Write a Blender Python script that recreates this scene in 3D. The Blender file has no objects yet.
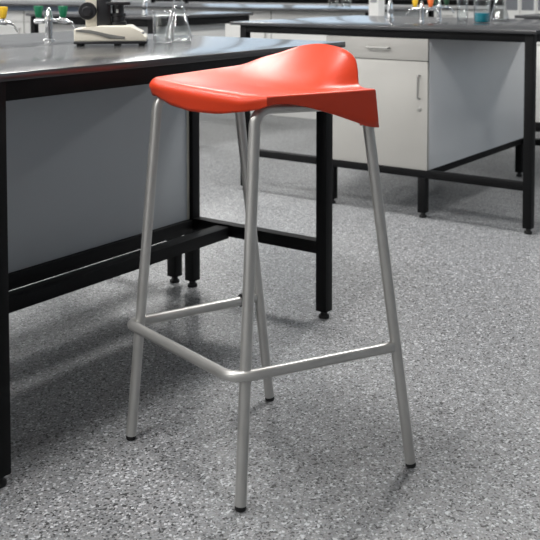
import bpy, bmesh, math, random
from mathutils import Vector, Matrix, Euler
random.seed(4)
SC = bpy.context.scene
COL = SC.collection
R = math.radians

# ------------------------------------------------------------------ materials
def new_mat(name):
    m = bpy.data.materials.new(name); m.use_nodes = True
    nt = m.node_tree
    return m, nt, nt.nodes['Principled BSDF']

def mat(name, col, rough=0.5, metal=0.0, spec=0.5, bump=0.0, bscale=300.0, var=0.0, vscale=8.0, coat=0.0):
    m, nt, p = new_mat(name)
    p.inputs['Base Color'].default_value = (*col, 1)
    p.inputs['Roughness'].default_value = rough
    p.inputs['Metallic'].default_value = metal
    p.inputs['Specular IOR Level'].default_value = spec
    p.inputs['Coat Weight'].default_value = coat
    p.inputs['Coat Roughness'].default_value = 0.1
    tc = nt.nodes.new('ShaderNodeTexCoord')
    if var > 0:
        n = nt.nodes.new('ShaderNodeTexNoise'); n.inputs['Scale'].default_value = vscale
        n.inputs['Detail'].default_value = 3
        nt.links.new(tc.outputs['Object'], n.inputs['Vector'])
        mr = nt.nodes.new('ShaderNodeMapRange')
        mr.inputs['From Min'].default_value = 0.3; mr.inputs['From Max'].default_value = 0.7
        mr.inputs['To Min'].default_value = 1 - var; mr.inputs['To Max'].default_value = 1 + var
        nt.links.new(n.outputs['Fac'], mr.inputs['Value'])
        mx = nt.nodes.new('ShaderNodeVectorMath'); mx.operation = 'SCALE'
        mx.inputs[0].default_value = col
        nt.links.new(mr.outputs['Result'], mx.inputs['Scale'])
        nt.links.new(mx.outputs['Vector'], p.inputs['Base Color'])
        mr2 = nt.nodes.new('ShaderNodeMapRange')
        mr2.inputs['From Min'].default_value = 0.3; mr2.inputs['From Max'].default_value = 0.7
        mr2.inputs['To Min'].default_value = rough * 0.9; mr2.inputs['To Max'].default_value = min(1, rough * 1.12)
        nt.links.new(n.outputs['Fac'], mr2.inputs['Value'])
        nt.links.new(mr2.outputs['Result'], p.inputs['Roughness'])
    if bump > 0:
        n2 = nt.nodes.new('ShaderNodeTexNoise'); n2.inputs['Scale'].default_value = bscale
        nt.links.new(tc.outputs['Object'], n2.inputs['Vector'])
        b = nt.nodes.new('ShaderNodeBump'); b.inputs['Strength'].default_value = bump
        b.inputs['Distance'].default_value = 0.001
        nt.links.new(n2.outputs['Fac'], b.inputs['Height'])
        nt.links.new(b.outputs['Normal'], p.inputs['Normal'])
    return m

def glass_mat(name, col=(1, 1, 1), rough=0.0, ior=1.47):
    m, nt, p = new_mat(name)
    p.inputs['Base Color'].default_value = (*col, 1)
    p.inputs['Roughness'].default_value = rough
    p.inputs['IOR'].default_value = ior
    p.inputs['Transmission Weight'].default_value = 1.0
    return m

def thin_glass(name, tint=(.985, .995, .995), ior=1.5):
    m, nt, p = new_mat(name)
    nt.nodes.remove(p)
    tr = nt.nodes.new('ShaderNodeBsdfTransparent'); tr.inputs['Color'].default_value = (*tint, 1)
    gl = nt.nodes.new('ShaderNodeBsdfGlossy'); gl.inputs['Roughness'].default_value = .02
    lw = nt.nodes.new('ShaderNodeLayerWeight'); lw.inputs['Blend'].default_value = .5
    pw = nt.nodes.new('ShaderNodeMath'); pw.operation = 'POWER'; pw.inputs[1].default_value = 1.8
    nt.links.new(lw.outputs['Facing'], pw.inputs[0])
    fr = nt.nodes.new('ShaderNodeMapRange'); fr.inputs['To Min'].default_value = .035; fr.inputs['To Max'].default_value = .9
    nt.links.new(pw.outputs['Value'], fr.inputs['Value'])
    mx = nt.nodes.new('ShaderNodeMixShader')
    nt.links.new(fr.outputs['Result'], mx.inputs['Fac']); nt.links.new(tr.outputs['BSDF'], mx.inputs[1]); nt.links.new(gl.outputs['BSDF'], mx.inputs[2])
    nt.links.new(mx.outputs['Shader'], nt.nodes['Material Output'].inputs['Surface'])
    return m

def emit_mat(name, col, s):
    m, nt, p = new_mat(name)
    p.inputs['Base Color'].default_value = (0.8, 0.8, 0.8, 1)
    p.inputs['Emission Color'].default_value = (*col, 1)
    p.inputs['Emission Strength'].default_value = s
    return m

def floor_mat():
    m, nt, p = new_mat('flecked_vinyl')
    L = nt.links
    tc = nt.nodes.new('ShaderNodeTexCoord')
    wob = nt.nodes.new('ShaderNodeTexNoise'); wob.inputs['Scale'].default_value = 90
    L.new(tc.outputs['Object'], wob.inputs['Vector'])
    sub = nt.nodes.new('ShaderNodeVectorMath'); sub.operation = 'MULTIPLY_ADD'
    sub.inputs[1].default_value = (0.006, 0.006, 0.0)
    L.new(wob.outputs['Color'], sub.inputs[0]); L.new(tc.outputs['Object'], sub.inputs[2])
    def layer(scale):
        v = nt.nodes.new('ShaderNodeTexVoronoi'); v.feature = 'F1'; v.voronoi_dimensions = '2D'
        v.inputs['Scale'].default_value = scale; v.inputs['Randomness'].default_value = 1.0
        L.new(sub.outputs['Vector'], v.inputs['Vector'])
        s = nt.nodes.new('ShaderNodeSeparateColor'); L.new(v.outputs['Color'], s.inputs['Color'])
        return s
    def ramp(stops, fac):
        r = nt.nodes.new('ShaderNodeValToRGB'); r.color_ramp.interpolation = 'CONSTANT'
        e = r.color_ramp.elements
        e[0].position = stops[0][0]; e[0].color = (*stops[0][1], 1)
        e[1].position = stops[1][0]; e[1].color = (*stops[1][1], 1)
        for pos, c in stops[2:]:
            k = e.new(pos); k.color = (*c, 1)
        L.new(fac, r.inputs['Fac'])
        return r
    g = lambda x, w=0.0: (x * (.97 + w), x, x * (1.035 - w))
    a = layer(FLECK); b = layer(FLECK * 0.62)
    ra = ramp([(0.0, g(.045)), (.09, g(.165)), (.26, g(.215, .02)), (.50, g(.24, -.015)), (.72, g(.28, .02)), (.915, g(.46))], a.outputs['Red'])
    rb = ramp([(0.0, g(.04)), (.045, g(.22)), (.955, g(.52))], b.outputs['Red'])
    rm = ramp([(0.0, (1, 1, 1)), (.045, (0, 0, 0)), (.955, (1, 1, 1))], b.outputs['Red'])
    mx = nt.nodes.new('ShaderNodeMix'); mx.data_type = 'RGBA'
    L.new(rm.outputs['Color'], mx.inputs['Factor'])
    L.new(ra.outputs['Color'], mx.inputs['A']); L.new(rb.outputs['Color'], mx.inputs['B'])
    L.new(mx.outputs['Result'], p.inputs['Base Color'])
    p.inputs['Roughness'].default_value = 0.40
    p.inputs['Specular IOR Level'].default_value = 0.5
    n2 = nt.nodes.new('ShaderNodeTexNoise'); n2.inputs['Scale'].default_value = 60
    L.new(tc.outputs['Object'], n2.inputs['Vector'])
    bp = nt.nodes.new('ShaderNodeBump'); bp.inputs['Strength'].default_value = 0.10; bp.inputs['Distance'].default_value = 0.002
    L.new(n2.outputs['Fac'], bp.inputs['Height']); L.new(bp.outputs['Normal'], p.inputs['Normal'])
    return m
FLECK = 285.0

M = dict(
    floor=floor_mat(),
    wall=mat('painted_wall', (.82, .82, .82), .8, bump=.05, bscale=120),
    wallgrey=mat('grey_painted_wall', (.34, .36, .38), .8, bump=.05, bscale=120),  # unseen right wall made grey to cut its bounced light
    ceiling=mat('ceiling_paint', (.8, .8, .8), .9),
    trim=mat('grey_skirting', (.10, .11, .12), .5),
    black=mat('black_powder_coat', (.0042, .0044, .005), .55, spec=.16, bump=.08, bscale=900),
    foot=mat('black_rubber', (.012, .012, .013), .7),
    top=mat('black_worktop', (.046, .047, .050), .20, spec=.6, var=.06, vscale=14),
    panel=mat('grey_laminate', (.43, .45, .47), .45, var=.02, vscale=3),
    edge=mat('cream_edging', (.66, .64, .54), .5),
    cream=mat('cream_laminate', (.45, .44, .415), .42, var=.015, vscale=5),
    side=mat('pale_laminate', (.68, .69, .70), .40, var=.015, vscale=4),
    gap=mat('shadow_gap_board', (.16, .16, .15), .7),
    white=mat('white_laminate', (.74, .74, .72), .45),
    handle=mat('satin_nickel', (.36, .355, .34), .45, metal=.6),
    red=mat('red_polypropylene', (.60, .050, .017), .34, spec=.30, bump=.04, bscale=700),
    tube=mat('silver_painted_steel', (.50, .495, .48), .36, metal=.65, bump=.03, bscale=800),
    chrome=mat('chrome', (.85, .86, .87), .08, metal=1.0),
    green=mat('green_plastic', (.004, .145, .066), .35),
    yellow=mat('yellow_plastic', (.80, .50, .03), .35),
    orange=mat('orange_plastic', (.80, .17, .04), .35),
    dgreen=mat('dark_green_plastic', (.015, .06, .03), .4),
    ivory=mat('ivory_enamel', (.66, .62, .53), .35, coat=.2),
    stripe=mat('grey_enamel', (.17, .17, .16), .45),
    blackp=mat('black_plastic', (.012, .012, .014), .35),
    glass=thin_glass('clear_glass'),
    blue=mat('blue_liquid', (.006, .30, .40), .12),
    pane=mat('grey_pane', (.22, .23, .25), .25),
    slate=mat('slate_blue_enamel', (.07, .10, .145), .45),  # black rail coloured blue-grey to imitate haze
    louvre=mat('grey_metal', (.34, .35, .37), .4),
)

# ------------------------------------------------------------------ mesh helpers
def box(bm, x0, x1, y0, y1, z0, z1, bev=0.0, seg=2):
    mtx = Matrix.Translation(((x0 + x1) / 2, (y0 + y1) / 2, (z0 + z1) / 2)) @ Matrix.Diagonal((abs(x1 - x0), abs(y1 - y0), abs(z1 - z0), 1))
    r = bmesh.ops.create_cube(bm, size=1.0, matrix=mtx)
    if bev > 0:
        es = list({e for v in r['verts'] for e in v.link_edges})
        bmesh.ops.bevel(bm, geom=es, offset=bev, segments=seg, profile=.5, affect='EDGES')

def fillet(pts, rad, n=8):
    pts = [Vector(p) for p in pts]
    rad = rad if isinstance(rad, (list, tuple)) else [rad] * len(pts)
    out = [pts[0]]
    for i in range(1, len(pts) - 1):
        a, b, c = pts[i - 1], pts[i], pts[i + 1]
        d1 = (a - b); d2 = (c - b)
        l1, l2 = d1.length, d2.length; d1.normalize(); d2.normalize()
        ang = d1.angle(d2); r = rad[i]
        if r <= 0 or ang > math.pi - .01:
            out.append(b); continue
        t = min(r / math.tan(ang / 2), l1 * .49, l2 * .49); r = t * math.tan(ang / 2)
        bis = (d1 + d2).normalized(); ctr = b + bis * (r / math.sin(ang / 2))
        p0 = b + d1 * t; p1 = b + d2 * t
        v0 = p0 - ctr; v1 = p1 - ctr; w = v0.angle(v1); ax = v0.cross(v1).normalized()
        for k in range(n + 1):
            out.append(ctr + Matrix.Rotation(w * k / n, 3, ax) @ v0)
    out.append(pts[-1])
    return out

def sweep(bm, path, rad, n=16, caps=True):
    path = [Vector(p) for p in path]
    q = [path[0]]
    for p in path[1:]:
        if (p - q[-1]).length > 1e-5: q.append(p)
    path = q
    rad = rad if isinstance(rad, (list, tuple)) else [rad] * len(path)
    tang = []
    for i in range(len(path)):
        a = path[max(0, i - 1)]; b = path[min(len(path) - 1, i + 1)]
        tang.append((b - a).normalized())
    ref = Vector((0, 0, 1)) if abs(tang[0].z) < .9 else Vector((1, 0, 0))
    nrm = tang[0].cross(ref).normalized()
    rings = []
    for i, p in enumerate(path):
        if i:
            ax = tang[i - 1].cross(tang[i])
            if ax.length > 1e-7:
                nrm = Matrix.Rotation(tang[i - 1].angle(tang[i]), 3, ax.normalized()) @ nrm
        bn = tang[i].cross(nrm).normalized()
        rings.append([bm.verts.new(p + (nrm * math.cos(2 * math.pi * k / n) + bn * math.sin(2 * math.pi * k / n)) * rad[i]) for k in range(n)])
    for a, b in zip(rings, rings[1:]):
        for k in range(n):
            bm.faces.new((a[k], a[(k + 1) % n], b[(k + 1) % n], b[k]))
    if caps:
        bm.faces.new(rings[0][::-1]); bm.faces.new(rings[-1])

def lathe(bm, prof, n=28, cx=0, cy=0, mtx=None):
    """revolve (r, z) pairs about z; r=0 at an end closes it"""
    rings = []
    for r, z in prof:
        if r < 1e-6:
            rings.append([bm.verts.new((cx, cy, z))])
        else:
            rings.append([bm.verts.new((cx + r * math.cos(2 * math.pi * k / n), cy + r * math.sin(2 * math.pi * k / n), z)) for k in range(n)])
    fs = []
    for a, b in zip(rings, rings[1:]):
        for k in range(n):
            va = [a[k % len(a)], a[(k + 1) % len(a)]] if len(a) > 1 else [a[0]]
            vb = [b[(k + 1) % len(b)], b[k % len(b)]] if len(b) > 1 else [b[0]]
            f = va + vb
            if len(f) >= 3: fs.append(bm.faces.new(f))
    if mtx is not None:
        bmesh.ops.transform(bm, matrix=mtx, verts=[v for r in rings for v in r])

def prism(bm, pts, y0, y1, bev=0.0):
    """outline of (x, z) points pushed along y"""
    a = [bm.verts.new((x, y0, z)) for x, z in pts]; b = [bm.verts.new((x, y1, z)) for x, z in pts]
    n = len(pts)
    bm.faces.new(a); bm.faces.new(b[::-1])
    for k in range(n):
        bm.faces.new((a[(k + 1) % n], a[k], b[k], b[(k + 1) % n]))
    if bev > 0:
        es = list({e for v in a + b for e in v.link_edges})
        bmesh.ops.bevel(bm, geom=es, offset=bev, segments=3, profile=.5, affect='EDGES')

def obj(name, bm, m, parent=None, smooth=35, loc=None):
    bmesh.ops.recalc_face_normals(bm, faces=bm.faces)
    me = bpy.data.meshes.new(name); bm.to_mesh(me); bm.free()
    me.materials.append(M[m] if isinstance(m, str) else m)
    if smooth:
        for p in me.polygons: p.use_smooth = True
        me.set_sharp_from_angle(angle=R(smooth))
    o = bpy.data.objects.new(name, me); COL.objects.link(o)
    if parent: o.parent = parent
    if loc: o.location = loc
    return o

def bxo(name, m, dims, parent=None, bev=.0015):
    bm = bmesh.new(); box(bm, *dims, bev); return obj(name, bm, m, parent)

def thing(name, label, cat, loc=(0, 0, 0), rz=0, group=None):
    o = bpy.data.objects.new(name, None); COL.objects.link(o)
    o.empty_display_size = .05
    o.location = loc; o.rotation_euler = (0, 0, rz)
    o['label'] = label; o['category'] = cat
    if group: o['group'] = group
    return o

def dup(o, loc, rz, label, group=None):
    c = o.copy(); COL.objects.link(c); c.location = loc; c.rotation_euler = (0, 0, rz); c['label'] = label
    if group: c['group'] = group
    for ch in list(o.children):
        d = ch.copy(); COL.objects.link(d); d.parent = c
        for g in list(ch.children):
            e = g.copy(); COL.objects.link(e); e.parent = d
    return c

def structure(name, bm, m, parent=None):
    o = obj(name, bm, m, parent, smooth=0)
    if parent is None: o['kind'] = 'structure'
    return o

# ------------------------------------------------------------------ room shell
U0, U1, V0, V1, HC = -5.0, 8.2, -4.6, 7.6, 2.9
bm = bmesh.new(); box(bm, U0 - .2, U1 + .2, V0 - .2, V1 + .2, -.1, 0); structure('floor', bm, 'floor')
bm = bmesh.new(); box(bm, U0 - .2, U1 + .2, V0 - .2, V1 + .2, HC, HC + .1); structure('ceiling', bm, 'ceiling')
bm = bmesh.new(); box(bm, U0 - .15, U0, V0, V1, 0, HC); structure('wall_near', bm, 'wall')

WZ0, WZ1 = .98, 2.7
def wall_with_windows(name, axis, pos, a0, a1, spans, sgn):
    """wall slab at u=pos (axis 0) or v=pos (axis 1), openings over spans"""
    bm = bmesh.new(); t = .2 * sgn
    def bb(s0, s1, z0, z1):
        if axis == 0: box(bm, min(pos, pos + t), max(pos, pos + t), s0, s1, z0, z1)
        else: box(bm, s0, s1, min(pos, pos + t), max(pos, pos + t), z0, z1)
    bb(a0, a1, 0, WZ0); bb(a0, a1, WZ1, HC)
    c = a0
    for s0, s1 in spans:
        bb(c, s0, WZ0, WZ1); c = s1
    bb(c, a1, WZ0, WZ1)
    structure(name, bm, 'wallgrey' if sgn < 0 else 'wall')

frame_m = mat('window_frame_white', (.75, .75, .75), .4)
pane_m, nt, p = new_mat('window_pane')
nt.nodes.remove(p)
tr = nt.nodes.new('ShaderNodeBsdfTransparent'); gl = nt.nodes.new('ShaderNodeBsdfGlossy'); gl.inputs['Roughness'].default_value = 0
fr = nt.nodes.new('ShaderNodeFresnel'); mxs = nt.nodes.new('ShaderNodeMixShader')
nt.links.new(fr.outputs['Fac'], mxs.inputs['Fac']); nt.links.new(tr.outputs['BSDF'], mxs.inputs[1]); nt.links.new(gl.outputs['BSDF'], mxs.inputs[2])
nt.links.new(mxs.outputs['Shader'], nt.nodes['Material Output'].inputs['Surface'])

WN = [0]
def window(axis, pos, s0, s1, sgn):
    WN[0] += 1
    bm = bmesh.new(); w = .05; d0, d1 = pos + .05 * sgn, pos + .12 * sgn; d0, d1 = min(d0, d1), max(d0, d1)
    def bb(b, a0, a1, z0, z1, e0=d0, e1=d1):
        if axis == 0: box(b, e0, e1, a0, a1, z0, z1)
        else: box(b, a0, a1, e0, e1, z0, z1)
    bb(bm, s0, s1, WZ0, WZ0 + w); bb(bm, s0, s1, WZ1 - w, WZ1)
    bb(bm, s0, s0 + w, WZ0 + w, WZ1 - w); bb(bm, s1 - w, s1, WZ0 + w, WZ1 - w)
    mid = (s0 + s1) / 2; bb(bm, mid - w / 2, mid + w / 2, WZ0 + w, WZ1 - w)
    f = structure('window_%d' % WN[0], bm, frame_m)
    bm = bmesh.new(); c = (d0 + d1) / 2
    bb(bm, s0 + w, s1 - w, WZ0 + w, WZ1 - w, c - .003, c + .003)
    structure('pane', bm, pane_m, f)
    # a light portal in the opening guides daylight in
    ld = bpy.data.lights.new('daylight_portal', 'AREA'); ld.shape = 'RECTANGLE'
    ld.size = s1 - s0; ld.size_y = WZ1 - WZ0; ld.cycles.is_portal = True
    lo = bpy.data.objects.new('daylight_portal', ld); COL.objects.link(lo)
    cz = (WZ0 + WZ1) / 2
    if axis == 0: lo.location = (pos + .16 * sgn, mid, cz); lo.rotation_euler = (R(90), 0, R(90) if sgn > 0 else R(-90))
    else: lo.location = (mid, pos + .16 * sgn, cz); lo.rotation_euler = (R(90), 0, R(180) if sgn > 0 else 0)
    if axis == 0 and sgn > 0: lo.rotation_euler = Euler((0, R(90), 0))
    elif axis == 1 and sgn > 0: lo.rotation_euler = Euler((R(-90), 0, 0))

far_spans = [(4.3, 5.85), (5.9, 7.45)]
left_spans = []
wall_with_windows('wall_far', 0, U1, V0, V1, far_spans, 1)
wall_with_windows('wall_left', 1, V1, U0 - .15, U1 + .15, left_spans, 1)
right_spans = [(1.2, 2.8), (3.1, 4.8), (5.2, 7.0)]  # unseen windows; first span added to brighten the cupboard side
wall_with_windows('wall_right', 1, V0, U0 - .15, U1 + .15, right_spans, -1)
for s in right_spans: window(1, V0, *s, -1)
for s in far_spans: window(0, U1, *s, 1)
for s in left_spans: window(1, V1, *s, 1)
bm = bmesh.new(); box(bm, U1 - .015, U1, V0, V1 - .015, 0, .1); structure('baseboard_far', bm, 'trim')
bm = bmesh.new(); box(bm, U0, U1 - .015, V1 - .015, V1, 0, .1); structure('baseboard_left', bm, 'trim')

# ceiling luminaires: unseen, added and placed for the brightness they give
def make_panel_light(i, j, u, v, watts):
    t = thing('ceiling_light', 'white square LED panel recessed in the ceiling', 'ceiling light', (u, v, HC), 0, 'LED panels in the laboratory ceiling')
    bm = bmesh.new()
    s = .30
    box(bm, -s, s, -s, -s + .02, -.03, 0); box(bm, -s, s, s - .02, s, -.03, 0)
    box(bm, -s, -s + .02, -s + .02, s - .02, -.03, 0); box(bm, s - .02, s, -s + .02, s - .02, -.03, 0)
    obj('light_frame', bm, 'white', t)
    bm = bmesh.new(); box(bm, -s + .02, s - .02, -s + .02, s - .02, -.02, -.005)
    obj('diffuser', bm, DIFF, t)
    ld = bpy.data.lights.new('panel_lamp', 'AREA'); ld.shape = 'RECTANGLE'; ld.size = ld.size_y = 2 * s - .06
    ld.energy = watts; ld.color = (1.0, .985, .96)
    lo = bpy.data.objects.new('panel_lamp', ld); COL.objects.link(lo); lo.location = (0, 0, -.035); lo.parent = t
DIFF = emit_mat('led_diffuser', (1, .97, .93), 2.0)
PANEL_W = 34
for u in (-3.6, -1.2, 1.2, 5.0):
    for v in (-2.4, 0.0, 2.4, 4.8):
        if (u, v) in ((-3.6, -2.4), (-1.2, -2.4), (1.2, -2.4), (5.0, 2.4)): continue
        make_panel_light(0, 0, u, v, PANEL_W)

# ------------------------------------------------------------------ lab benches
LEG = .02      # half width of the square steel leg
def steel_leg(parent, x, y, ztop):
    bm = bmesh.new(); box(bm, x - LEG, x + LEG, y - LEG, y + LEG, .024, ztop, .002)
    l = obj('leg', bm, 'black', parent)
    bm = bmesh.new()
    lathe(bm, [(0, 0), (.017, 0), (.018, .004), (.018, .009), (.012, .013), (.010, .025), (0, .025)], 18, x, y)
    obj('levelling_foot', bm, 'foot', l)
    return l

def rail(parent, name, x0, x1, y0, y1, z0, z1):
    return bxo(name, 'black', (x0, x1, y0, y1, z0, z1), parent, .002)

# nearest bench (front one of a back-to-back pair); origin = its right front leg
XL, YB = -1.325, .568
def near_bench(label, loc, mirror):
    t = thing('lab_bench', label, 'bench', loc, 0, 'steel framed benches standing back to back')
    s = -1 if mirror else 1
    def yy(a, b): return (min(s * a, s * b), max(s * a, s * b))
    for x in (0, XL, 2 * XL):  # outermost left bay is unseen, added to shade the floor
        for y in (0, YB): steel_leg(t, x, s * y, .891)
    bxo('worktop', 'top', (2 * XL - .08, .082, *yy(-.030, .610), .891, .910), t, .0025)
    for x in (0, XL, 2 * XL):
        rail(t, 'end_rail', x - .018, x + .018, *yy(LEG, YB - LEG), .847, .8905)
        rail(t, 'end_rail', x - LEG, x + LEG, *yy(LEG, YB - LEG), .215, .257)
    for x0 in (2 * XL, XL):
        x1 = x0 - XL
        rail(t, 'top_rail', x0 + LEG, x1 - LEG, *yy(-.018, .018), .847, .8905)
        rail(t, 'top_rail', x0 + LEG, x1 - LEG, *yy(YB - .018, YB + .018), .847, .8905)
        rail(t, 'stretcher', x0 + LEG, x1 - LEG, *yy(.382, .436), .210, .250)
        rail(t, 'stretcher', x0 + LEG, x1 - LEG, *yy(YB - LEG, YB + LEG), .206, .252)
        bm = bmesh.new(); box(bm, x0 + LEG, x1 - .034, *yy(YB - .005, YB + .013), .253, .847, .001)
        p = obj('back_panel', bm, 'panel', t)
        bm = bmesh.new(); box(bm, x1 - .034, x1 - .0205, *yy(YB - .0055, YB + .0135), .253, .847, .001)  # narrow cream strip along the right end of the panel
        e = obj('panel_edging', bm, 'edge', p); e['label'] = 'cream edging strip'
    return t
near_bench('black lab bench beside the red stool, with microscope and glassware on it', (0, 0, 0), False)
near_bench('black lab bench backing onto the microscope bench, with the green gas tap on it', (0, 1.222, 0), True)

# the bench behind the stool: one deep frame with a cupboard hung in it
IX, IY = 1.44, -.147
t = thing('lab_bench', 'black framed lab bench at right behind the stool, cream cupboard under it', 'bench', (IX, IY, 0))
DX = 1.208
ys = (0, .514, 1.02, 1.567)
for k, y in enumerate(ys):
    for x in (0, DX): steel_leg(t, x, y, .883 if k in (0, 3) else .190)
bxo('worktop', 'top', (-.04, DX + .05, -.04, 1.64, .883, .900), t, .0025)
for x in (0, DX):
    rail(t, 'top_rail', x - .018, x + .018, ys[0] + LEG, ys[3] - LEG, .8455, .883)
    rail(t, 'stretcher', x - LEG, x + LEG, ys[0] + LEG, ys[3] - LEG, .190, .226)
for y in (0, ys[-1]):
    rail(t, 'end_rail', LEG, DX - LEG, y - .018, y + .018, .8455, .883)
for y in (ys[1], ys[2]):
    rail(t, 'cross_rail', LEG, DX - LEG, y - LEG, y + LEG, .190, .226)

def bar_handle(parent, p0, p1, out, r=.005, stand=.022):
    p0, p1, out = Vector(p0), Vector(p1), Vector(out) * stand
    bm = bmesh.new()
    sweep(bm, fillet([p0, p0 + out, p1 + out, p1], .006, 5), r, 10)
    return obj('handle', bm, 'handle', parent)

def cupboard(label, loc, W, D, z0, z1, drawer_h, front='cream', sidem='side', handle_side=-1, group=None, name='base_cupboard'):
    """front faces -x; local y from 0 (right side) to W"""
    c = thing(name, label, 'cupboard', loc, 0, group)
    bm = bmesh.new()
    box(bm, .020, D, 0, W, z0, z1, .001)
    obj('carcass', bm, sidem, c)
    bm = bmesh.new(); box(bm, .017, .0205, .004, W - .004, z0 + .003, z1 - .003); obj('backing_board', bm, 'gap', c)  # dark sheet stands in for shade in the gaps between fronts
    zt = z1 - drawer_h
    bm = bmesh.new(); box(bm, 0, .017, .001, W - .001, z0, zt - .002, .0012); d = obj('door', bm, front, c)
    bm = bmesh.new(); box(bm, 0, .017, .001, W - .001, zt + .002, z1 - .001, .0012); w = obj('drawer', bm, front, c)
    hy = .042 if handle_side < 0 else W - .042
    bar_handle(d, (0, hy, zt - .174), (0, hy, zt - .066), (-1, 0, 0))
    bm = bmesh.new()
    lathe(bm, [(0, 0), (.011, 0), (.011, .004), (.007, .006), (0, .006)], 16, mtx=Matrix.Translation((0, hy, zt - .226)) @ Matrix.Rotation(R(-90), 4, 'Y'))
    obj('lock', bm, 'handle', d)
    bar_handle(w, (0, W * .36, (zt + z1) / 2 + .004), (0, W * .36 + .114, (zt + z1) / 2 + .004), (-1, 0, 0))
    return c
cupboard('cream cupboard with one drawer and one door hung under the right bench', (1.424, .340, 0), .562, 1.21, .2265, .845, .106)

# ------------------------------------------------------------------ benches further back
def island(label, x0, x1, y0, y1, legs, cab, ztop=.9, bayw=.6, front='white', low_rail=None, apron=True, railmat='black'):
    t = thing('lab_bench', label, 'bench', (x0, y0, 0), 0)
    bxo('worktop', 'top', (0, x1 - x0, 0, y1 - y0, ztop - .02, ztop), t, .003)
    zl = ztop - .02
    for (x, y) in legs: steel_leg(t, x - x0, y - y0, zl)
    xs = [x for x, _ in legs]; yv = [y for _, y in legs]
    a, b, c, d = min(xs) - x0, max(xs) - x0, min(yv) - y0, max(yv) - y0
    if not apron: return t
    rl = rail(t, 'top_rail', a - .018, a + .018, c + LEG, d - LEG, zl - .05, zl)
    rl.data.materials[0] = M[railmat]
    rail(t, 'top_rail', b - .018, b + .018, c + LEG, d - LEG, zl - .05, zl)
    rail(t, 'end_rail', a + LEG, b - LEG, c - .018, c + .018, zl - .05, zl); rail(t, 'end_rail', a + LEG, b - LEG, d - .018, d + .018, zl - .05, zl)
    if low_rail:
        for z0, z1 in low_rail:
            rail(t, 'stretcher', a - LEG, a + LEG, c + LEG, d - LEG, z0, z1)
    return t

# island C: left of the far bench, corner behind the beaker
island('black topped lab bench behind the microscope and beaker', 1.80, 2.85, 2.42, 3.61,
       [(1.84, 2.46), (2.81, 2.46), (1.84, 3.56), (2.81, 3.56)], None)
cupboard('white base cupboard under the bench behind the beaker', (1.93, 2.50, 0), 1.02, .70, .25, .83, .12, 'white', 'white')

# island E: long bench further away, two lengths end to end
EL = [(3.90, 2.09), (4.98, 2.09), (3.90, 4.92), (4.98, 4.92)]
island('long black topped lab bench at the back, left of the white service column', 3.83, 5.05, 2.03, 4.99, EL, None, apron=False)
LE = ['white base cupboard at the right end of the long back bench', 'second white base cupboard from the right under the long back bench',
      'third white base cupboard from the right under the long back bench']
for k in range(3):
    cupboard(LE[k], (3.925, 2.115 + .93 * k, 0), .92, 1.02, .0, .8795, .12, 'white', 'white', group='white base cupboards under the long back bench')
island('slate edged lab bench at the back, seen above the green gas tap', 3.83, 5.05, 5.0, 7.4,
       [(3.90, 5.07), (4.98, 5.07), (3.90, 7.33), (4.98, 7.33)], None, railmat='slate')
for k in range(2):
    cupboard(['white base cupboard under the slate edged back bench, nearer its right end', 'white base cupboard under the slate edged back bench, at its left end'][k],
             (3.95, 5.10 + 1.1 * k, 0), 1.08, .99, .0, .829, .12, 'white', 'white')

# island F: bench along the far wall
island('black topped wall bench against the far wall under the windows', 6.5, 7.3, 2.12, 6.9,
       [(6.56, 2.2), (7.22, 2.2), (6.56, 6.8), (7.22, 6.8)], None, ztop=.95)
for k in range(4):
    cupboard(['white cupboard at the right end of the wall bench', 'second white cupboard from the right under the wall bench',
              'third white cupboard from the right under the wall bench', 'white cupboard at the left end of the wall bench'][k],
             (6.60, 2.24 + k * 1.14, 0), 1.12, .6, .0, .829, .12, 'white', 'white', group='white cupboards under the wall bench')

# island D: bench beyond the right end, seen in a sliver
island('black framed lab bench just visible past the right edge of the cupboard bench', 3.33, 4.55, -1.6, .68,
       [(3.37, -1.52), (4.48, -1.52), (3.37, .605), (4.48, .605)], None, low_rail=[(.155, .215), (.07, .10)])
cupboard('off-white cupboard under the bench at the far right edge', (3.36, -.43, 0), 1.0, 1.0, .2155, .829, .12, 'white', 'white')

# white service column with a grey plate
t = thing('service_column', 'slim white service column with grey plate at end of long back bench', 'column', (3.84, 1.982, 0))
bxo('column_body', 'white', (-.05, .05, -.042, .042, 0, 1.35), t, .003)
bxo('plate', 'louvre', (-.056, -.049, -.026, .026, .96, 1.10), t, .001)

# tall cupboards with grey panes along the far wall, right side
def tall_cupboard(label, y):
    t = thing('tall_cupboard', label, 'cupboard', (6.5, y, 0), 0, 'tall white cupboards along the far wall')
    W = .33
    bxo('carcass', 'white', (.018, .5, 0, W - .004, 0, 1.9), t, .002)
    for k in range(2):
        y0 = k * W / 2 + .002; y1 = (k + 1) * W / 2 - .005
        d = bxo('door', 'white', (0, .018, y0, y1, .05, 1.88), t, .002)
        bxo('pane', 'pane', (-.004, .001, y0 + .018, y1 - .016, .845, 1.75), d, .001)
        bar_handle(d, (0, y1 - .008 if k == 0 else y0 + .008, .62), (0, y1 - .008 if k == 0 else y0 + .008, .74), (-1, 0, 0), .004, .018)
TL = ['tall white cupboard with grey panes, nearest the wall bench', 'second tall white cupboard with grey panes to the right of the wall bench',
      'third tall white cupboard with grey panes to the right of the wall bench', 'tall white cupboard with grey panes, farthest right in the row']
for k in range(4): tall_cupboard(TL[k], 1.722 - k * .33)

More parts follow.
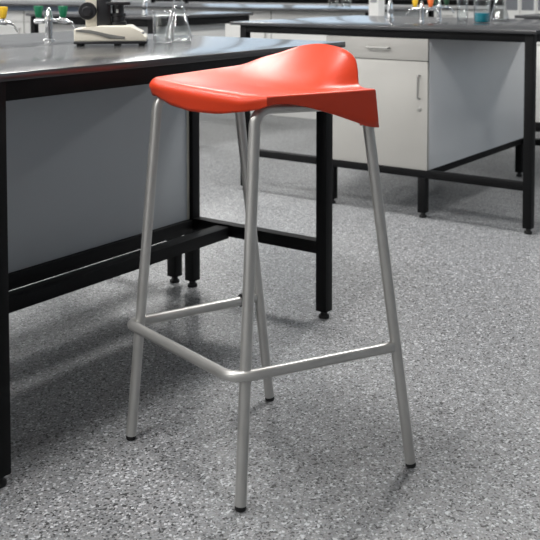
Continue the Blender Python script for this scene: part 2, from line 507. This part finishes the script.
# ------------------------------------------------------------------ the stool
S = thing('lab_stool', 'tall stool with red moulded plastic seat and silver tubular steel legs', 'stool', (-.858, -.378, 0))
def lerp(a, b, t): return a + (b - a) * t
def interp(tab, x):
    if x <= tab[0][0]: return tab[0][1]
    for (x0, y0), (x1, y1) in zip(tab, tab[1:]):
        if x <= x1:
            w = (x - x0) / (x1 - x0); return lerp(y0, y1, w)
    return tab[-1][1]
def sinterp(tab, x):      # Catmull-Rom through the table
    n = len(tab)
    if x <= tab[0][0]: return tab[0][1]
    if x >= tab[-1][0]: return tab[-1][1]
    for i in range(n - 1):
        if x <= tab[i + 1][0]:
            break
    x0, y0 = tab[i]; x1, y1 = tab[i + 1]
    m0 = (y1 - tab[i - 1][1]) / (x1 - tab[i - 1][0]) if i > 0 else (y1 - y0) / (x1 - x0)
    m1 = (tab[i + 2][1] - y0) / (tab[i + 2][0] - x0) if i + 2 < n else (y1 - y0) / (x1 - x0)
    h = x1 - x0; w = (x - x0) / h
    return (2*w**3 - 3*w**2 + 1) * y0 + (w**3 - 2*w**2 + w) * h * m0 + (-2*w**3 + 3*w**2) * y1 + (w**3 - w**2) * h * m1
def sm(x):
    x = max(0., min(1., x)); return x * x * (3 - 2 * x)

FL, FR, RR, RL = Vector((-.068, .276, .875)), Vector((-.197, -.156, .870)), Vector((.071, -.253, .868)), Vector((.145, .194, .892))
#  rear lip height by s (0 = left rear corner, 1 = right rear corner)
CREST = [(0, .892), (.07, .899), (.18, .917), (.30, .932), (.39, .945), (.48, .954), (.57, .9585), (.655, .957), (.75, .949), (.805, .935), (.845, .911), (.865, .893), (.885, .878), (.93, .869), (1, .868)]
FRONT_D = [(0, .035), (.1, .041), (.25, .054), (.45, .058), (.68, .052), (.87, .038), (1, .026)]
RIGHT_D = [(0, .018), (.2, .020), (.49, .040), (.73, .062), (.95, .084), (1, .086)]
NS, NT = 60, 40
def seat_pt(s, t):
    a = FL.lerp(FR, s); b = RL.lerp(RR, s)
    p = a.lerp(b, t)
    dish = -.010 * math.sin(math.pi * min(1, max(0, s))) * math.sin(math.pi * min(1, t * 1.0)) ** .7
    lip = sinterp(CREST, s) - b.z
    # the lip sweeps up from the rear part of the pan and leans back
    u = max(0., (t - .46) / .54)
    rise = lip * (u ** 2.0)
    p.z += dish + rise
    back = Vector((.97, -.24, 0))
    p += back * (.030 * (u ** 1.6) * min(1., lip / .06))
    # front edge bows forward a little, rolls down
    p += Vector((-.95, .29, 0)) * (.012 * math.sin(math.pi * s) * (1 - t) ** 2)
    return p
bm = bmesh.new()
# corner-rounded parameter square
def rnd(s, t, r=.07):
    # pull the four plan corners inward into an arc
    cs = min(max(s, r), 1 - r); ct = min(max(t, r), 1 - r)
    ds, dt = s - cs, t - ct
    if abs(ds) > 1e-9 and abs(dt) > 1e-9 and not s > .5:
        m = max(abs(ds), abs(dt)); l = math.hypot(ds, dt)
        ds *= m / l; dt *= m / l
        return cs + ds, ct + dt
    return s, t
grid = [[bm.verts.new(seat_pt(*rnd(i / NS, j / NT))) for j in range(NT + 1)] for i in range(NS + 1)]
for i in range(NS):
    for j in range(NT):
        bm.faces.new((grid[i][j], grid[i + 1][j], grid[i + 1][j + 1], grid[i][j + 1]))
loop = []
for i in range(NS): loop.append((grid[i][0], 'f', i / NS))
for j in range(NT): loop.append((grid[NS][j], 'r', j / NT))
for i in range(NS, 0, -1): loop.append((grid[i][NT], 'b', i / NS))
for j in range(NT, 0, -1): loop.append((grid[0][j], 'l', j / NT))
n = len(loop)
ctr = Vector((-.02, 0, 0))
K = 9
prev = [v for v, _, _ in loop]
nrm = []
CK = NS            # the crisp front right corner
def side_dir(k0, k1):
    d = loop[k1 % n][0].co - loop[k0 % n][0].co; d.z = 0; d.normalize()
    o = Vector((d.y, -d.x, 0))
    return -o if o.dot(loop[k0 % n][0].co - ctr) < 0 else o
for k in range(n):
    if k == CK:
        n1, n2 = side_dir(k - 3, k), side_dir(k, k + 3)
        nrm.append((n1 + n2) / (1 + n1.dot(n2)))
    elif CK - 3 < k < CK: nrm.append(side_dir(k - 2, CK))
    elif CK < k < CK + 3: nrm.append(side_dir(CK, k + 2))
    else: nrm.append(side_dir(k - 2, k + 2))
def skirt(k, sd, q):
    """depth, edge radius and flare of the rim"""
    if sd == 'f': return interp(FRONT_D, q), lerp(.021, .010, sm((q - .85) / .15)), -.006
    if sd == 'r': return sinterp(RIGHT_D, q), .0045, lerp(.001, .003, q)
    if sd == 'b':
        z = loop[k][0].co.z
        return z - lerp(.830, .781, sm(q * 1.0)), .006, lerp(.004, .010, sm((q - .7) / .3))
    return lerp(.050, .035, q), .014, 0.0
par = [skirt(k, sd, q) for k, (_, sd, q) in enumerate(loop)]
# smooth parameters round the rim so the four sides run into each other
for _ in range(2):
    par = [tuple((par[k - 1][c] + 2 * par[k][c] + par[(k + 1) % n][c]) / 4 for c in range(3)) for k in range(n)]
for it in range(2):
    nrm = [nrm[k] if abs(k - CK) <= 5 else (nrm[k - 1] + nrm[k] * 2 + nrm[(k + 1) % n]).normalized() for k in range(n)]
for s in range(1, K + 1):
    cur = []
    for k, (v, sd, q) in enumerate(loop):
        dep, rad, fl = par[k]
        rad = min(rad, dep * .7)
        if s <= 5:
            a = (math.pi / 2) * s / 5; off, dn = rad * math.sin(a), rad * (1 - math.cos(a))
        else:
            w = (s - 5) / (K - 5); off, dn = rad + fl * w, rad + (dep - rad) * w
        cur.append(bm.verts.new(v.co + nrm[k] * off + Vector((0, 0, -dn))))
    for k in range(n):
        bm.faces.new((prev[k], prev[(k + 1) % n], cur[(k + 1) % n], cur[k]))
    prev = cur
seat = obj('seat', bm, 'red', S, smooth=50)
so = seat.modifiers.new('thick', 'SOLIDIFY'); so.thickness = .0045; so.offset = -1
seat['label'] = 'red moulded plastic seat with a raised back lip'

TR = .0124
feet = dict(A=Vector((-.236, -.115, 0)), L=Vector((-.139, .294, 0)), R=Vector((.139, -.318, 0)), B=Vector((.237, .150, 0)))
tops = dict(A=Vector((-.175, -.109, .838)), L=Vector((-.080, .253, .834)), R=Vector((.066, -.236, .834)), B=Vector((.148, .190, .843)))
def stool_leg(k, other, rad):
    f, tp, ot = feet[k], tops[k], tops[other]
    d = (tp - f).normalized(); base = f + d * (.010 / d.z)
    end = tp + (ot - tp).normalized() * .075
    bm = bmesh.new(); sweep(bm, fillet([base, tp, end], rad, 10), TR, 20)
    l = obj('leg', bm, 'tube', S)
    bm = bmesh.new()
    sweep(bm, [f + d * .0, f + d * .003, f + d * .012], [.0108, .0120, .0120], 18)
    obj('foot_cap', bm, 'foot', l)
    return end
for a, b in (('A', 'R'), ('L', 'B')):
    e0 = stool_leg(a, b, .045); e1 = stool_leg(b, a, .035)
    bm = bmesh.new(); sweep(bm, [e0, e1], TR, 20); obj('seat_rail', bm, 'tube', S)
# foot rest: one tube bent round three sides
ZR = .282
def at_leg(k, z): return feet[k].lerp(tops[k], z / tops[k].z)
c = Vector((0, 0, 0))
pA, pL, pR, pB = (at_leg(k, ZR) for k in 'ALRB')
ring = [pB + Vector((-.012, .004, 0)), pL + Vector((.000, .030, 0)), pA + Vector((-.031, -.006, 0)), pR + Vector((-.012, .002, 0))]
# pass the tube outside legs L and A
ring[1] = pL + (pL - pB).normalized() * .022 + (pL - pA).normalized() * .016
ring[2] = pA + (pA - pL).normalized() * .010 + (pA - pR).normalized() * .034
bm = bmesh.new(); sweep(bm, fillet(ring, [0, .022, .050, 0], 12), TR * .95, 20)
obj('foot_rest', bm, 'tube', S)
w = (pB - ring[1]).normalized()
q = ring[1].lerp(pB, .86)
bm = bmesh.new(); sweep(bm, [q - w * .006, q + w * .006], TR * 1.25, 18)
box(bm, q.x - .006, q.x + .006, q.y - .005, q.y + .005, q.z + .008, q.z + .018, .001)
cl = obj('clip', bm, 'blackp', S); cl['label'] = 'small black clip on the foot rest'
q = tops['A'].lerp(tops['R'], .16)
bm = bmesh.new(); box(bm, q.x - .012, q.x + .012, q.y + .010, q.y + .022, q.z - .012, q.z + .014, .002)
obj('seat_bracket', bm, 'blackp', S)

# ------------------------------------------------------------------ gas taps
CAMR = R(-54.2)   # direction along which the taps' arms lie
def gas_tap(label, loc, rz, capm, capm2=None, both=False):
    t = thing('gas_tap', label, 'tap', loc, rz)
    bm = bmesh.new()
    lathe(bm, [(0, 0), (.019, 0), (.019, .004), (.0135, .008), (.0125, .060), (.0150, .066), (.0150, .078), (.0125, .086), (.0085, .104), (.005, .111), (0, .113)], 24)
    obj('tap_body', bm, 'chrome', t)
    for sgn, cm in ((-1, capm), (1, capm2 or capm)):
        k = .034 if sgn < 0 else .048      # the left valve sits closer in
        bm = bmesh.new()
        sweep(bm, [(sgn * .012, 0, .070), (sgn * (k - .018), 0, .069), (sgn * (k - .014), 0, .069), (sgn * (k + .012), 0, .066), (sgn * (k + .016), 0, .066)], [.006, .006, .0095, .0095, .006], 14)
        lathe(bm, [(0, .066), (.009, .066), (.009, .078), (.006, .080), (.006, .084), (0, .084)], 16, sgn * k, 0)
        if sgn > 0 or both:
            path = fillet([(sgn * (k + .014), 0, .066), (sgn * (k + .028), 0, .064), (sgn * (k + .048), 0, .036)], [0, .02, 0], 6)
            sweep(bm, path, [.006 - .0025 * i / (len(path) - 1) for i in range(len(path))], 12)
        obj('nozzle', bm, 'chrome', t)
        bm = bmesh.new()
        lathe(bm, [(0, .080), (.0095, .080), (.0110, .083), (.0165, .113), (.0155, .117), (0, .118)], 10, sgn * k, 0)
        obj('tap_head', bm, cm, t, smooth=25)
    return t
gas_tap('chrome gas tap with two green heads, left of the microscope', (-.466, .795, .91), CAMR, 'green')
gas_tap('chrome gas tap with yellow heads at the left edge', (-.652, .873, .91), CAMR, 'yellow')
gas_tap('chrome gas tap with one yellow and one orange head', (1.985, .66, .90), CAMR, 'yellow', 'orange', True)
gas_tap('chrome gas tap with dark green heads, right of the orange-headed tap', (2.35, .736, .90), CAMR + .35, 'dgreen', None, True)

# ------------------------------------------------------------------ swan-neck faucets
def faucet(label, loc, rz):
    t = thing('faucet', label, 'tap', loc, rz)
    bm = bmesh.new(); lathe(bm, [(0, 0), (.028, 0), (.028, .006), (.018, .012), (.016, .085), (.012, .10), (0, .10)], 20)
    obj('faucet_body', bm, 'chrome', t)
    bm = bmesh.new()
    pts = [Vector((0, 0, .09)), Vector((0, 0, .26))] + [Vector((.07 - .07 * math.cos(a), 0, .26 + .07 * math.sin(a))) for a in [math.pi * k / 12 for k in range(1, 13)]] + [Vector((.14, 0, .22))]
    sweep(bm, pts, .0095, 14); obj('spout', bm, 'chrome', t)
    bm = bmesh.new(); sweep(bm, [(-.05, 0, .048), (.05, 0, .048)], [.009, .006], 12)
    lathe(bm, [(0, -.006), (.016, -.006), (.016, .006), (0, .006)], 14, mtx=Matrix.Translation((-.05, 0, .048)) @ Matrix.Rotation(R(90), 4, 'Y'))
    obj('lever', bm, 'chrome', t)
    return t
faucet('tall chrome swan-neck faucet on the right bench above the drawer', (2.15, .940, .90), R(35))
faucet('tall chrome swan-neck faucet on the bench behind the microscope', (1.968, 2.638, .90), R(40))

# ------------------------------------------------------------------ microscope (seen side-on)
t = thing('microscope', 'ivory and black microscope standing on the near bench', 'microscope', (-.487, .482, .91), R(-49.5))
hl = .114
bm = bmesh.new()
prism(bm, [(-.110, .0125), (.112, .0125), (.113, .029), (.090, .040), (.066, .062), (-.036, .062), (-.052, .055), (-.110, .053)], -.055, .055, .005)
obj('base', bm, 'ivory', t, smooth=40)
bm = bmesh.new()
st = [(-.104, .0500), (-.085, .0505), (-.060, .0490), (-.030, .0425), (.000, .0355), (.030, .0305), (.046, .0285), (.046, .0225), (.000, .0220), (-.020, .0285), (-.050, .0375), (-.104, .0450)]
prism(bm, st, -.0575, -.0545, .0008)
p = obj('side_stripe', bm, 'stripe', t); p['label'] = 'grey stripe along the side of the base'
bm = bmesh.new(); box(bm, -.111, .114, -.056, .056, .0055, .0135, .002); obj('base_plate', bm, 'blackp', t)
for x in (-.095, .020, .095):
    for y in (-.042, .042):
        bm = bmesh.new(); lathe(bm, [(0, 0), (.008, 0), (.009, .007), (0, .007)], 12, x, y); obj('rubber_foot', bm, 'foot', t)
bm = bmesh.new()
box(bm, -.078, -.042, -.022, .022, .052, .27, .006)
box(bm, -.078, .030, -.018, .018, .262, .295, .006)
obj('arm', bm, 'ivory', t)
bm = bmesh.new(); box(bm, -.043, .000, -.020, .020, .0555, .205, .003); obj('rack', bm, 'blackp', t)
for sg in (-1, 1):
    bm = bmesh.new()
    mt = Matrix.Translation((-.070, sg * .022, .107)) @ Matrix.Rotation(R(90 if sg < 0 else -90), 4, 'X')
    lathe(bm, [(0, 0), (.026, 0), (.0275, .003), (.0275, .017), (.0255, .020), (.015, .020), (.015, .030), (.013, .032), (0, .032)], 26, mtx=mt)
    obj('focus_knob', bm, 'blackp', t)
bm = bmesh.new(); lathe(bm, [(0, .055), (.026, .055), (.026, .072), (.021, .075), (.021, .088), (.024, .09), (.024, .098), (.018, .10), (.018, .125), (0, .125)], 24, .022, 0); obj('condenser', bm, 'blackp', t)
bm = bmesh.new(); box(bm, -.012, .062, -.05, .05, .125, .135, .002); obj('stage', bm, 'blackp', t)
bm = bmesh.new(); box(bm, .088, .102, -.030, .030, .0335, .0385, .001); obj('switch', bm, 'blackp', t)
bm = bmesh.new(); box(bm, .017, .024, -.0222, -.0185, .100, .112, .0005); obj('marker', bm, 'white', t)
bm = bmesh.new(); lathe(bm, [(0, .162), (.008, .162), (.010, .175), (.010, .205), (.026, .215), (.026, .24), (.016, .262), (0, .262)], 20, .022, 0); obj('objective', bm, 'blackp', t)
bm = bmesh.new(); sweep(bm, [(.020, 0, .29), (-.005, 0, .33), (-.045, 0, .385), (-.047, 0, .388), (-.062, 0, .408)], [.018, .016, .014, .017, .017], 20); obj('eyepiece', bm, 'blackp', t)

# ------------------------------------------------------------------ glassware
def beaker_mesh(r, h):
    bm = bmesh.new(); w = .0022
    lathe(bm, [(0, 0), (r - .006, 0), (r - .001, .003), (r, .008), (r, h - .008), (r + .004, h - .001), (r + .003, h), (r - w + .001, h - .006), (r - w, h - .012), (r - w, .010), (r - .008, .0035), (0, .003)], 40)
    return bm
def flask_mesh(r, h, rn):
    bm = bmesh.new(); w = .0022
    hs = h * .72
    lathe(bm, [(0, 0), (r - .008, 0), (r - .002, .003), (r, .010), (r * .94, .022), (rn + .006, hs - .012), (rn + .001, hs), (rn, hs + .012), (rn, h - .006), (rn + .004, h - .001), (rn + .003, h),
               (rn - w, h - .006), (rn - w, hs + .012), (rn - w + .001, hs), (rn + .006 - w, hs - .013), (r * .94 - w, .022), (r - w, .011), (r - .010, .0035), (0, .003)], 40)
    return bm
def glassware(name, bm, label, cat, loc, group=None):
    o = obj(name, bm, 'glass', None, smooth=60); o.location = loc; o['label'] = label; o['category'] = cat
    if group: o['group'] = group
    return o
glassware('beaker', beaker_mesh(.0335, .104), 'empty glass beaker on the near bench, left of the conical flask', 'beaker', (-.322, .412, .9102))
glassware('conical_flask', flask_mesh(.047, .165, .016), 'empty glass conical flask beside the beaker on the near bench', 'flask', (-.222, .437, .9102))
glassware('beaker', beaker_mesh(.030, .135), 'tall empty glass beaker on the right bench, left of the blue liquid', 'beaker', (2.223, .535, .9002))
bb_ = glassware('beaker', beaker_mesh(.043, .125), 'glass beaker half full of bright blue liquid on the right bench', 'beaker', (2.03, .337, .9002))
bm = bmesh.new(); lathe(bm, [(0, .0032), (.0345, .0036), (.0405, .0105), (.0405, .052), (0, .052)], 40)
lq = obj('liquid', bm, 'blue', bb_, smooth=60); lq['label'] = 'bright blue liquid'
glassware('conical_flask', flask_mesh(.052, .19, .017), 'empty glass conical flask on the right bench, right of the blue beaker', 'flask', (2.40, .395, .9002))
glassware('beaker', beaker_mesh(.045, .10), 'left one of two small glass beakers on the long back bench', 'beaker', (5.0, 3.10, .9002))
glassware('beaker', beaker_mesh(.045, .10), 'right one of two small glass beakers on the long back bench', 'beaker', (5.0, 2.96, .9002))

# ------------------------------------------------------------------ world
w = bpy.data.worlds.new('overcast_sky'); SC.world = w; w.use_nodes = True
bg = w.node_tree.nodes['Background']
bg.inputs['Color'].default_value = (.68, .84, 1.0, 1); bg.inputs['Strength'].default_value = 1.25

# ------------------------------------------------------------------ camera
cd = bpy.data.cameras.new('camera'); cam = bpy.data.objects.new('camera', cd); COL.objects.link(cam)
cam.location = (-2.663, -1.701, 1.10)
cam.rotation_euler = (R(87), 0, R(-54.2))
cd.sensor_fit = 'AUTO'; cd.sensor_width = 36; cd.lens = 36 * 971 / 540
cd.shift_y = -235 / 540
cd.clip_start = .05; cd.clip_end = 60
cd.dof.use_dof = True; cd.dof.focus_distance = 2.35; cd.dof.aperture_fstop = 9.0
SC.camera = cam

vs = SC.view_settings
SC.display_settings.display_device = 'sRGB'
vs.view_transform = 'Standard'; vs.look = 'None'; vs.gamma = 1.0; vs.use_curve_mapping = False
vs.exposure = 0.55
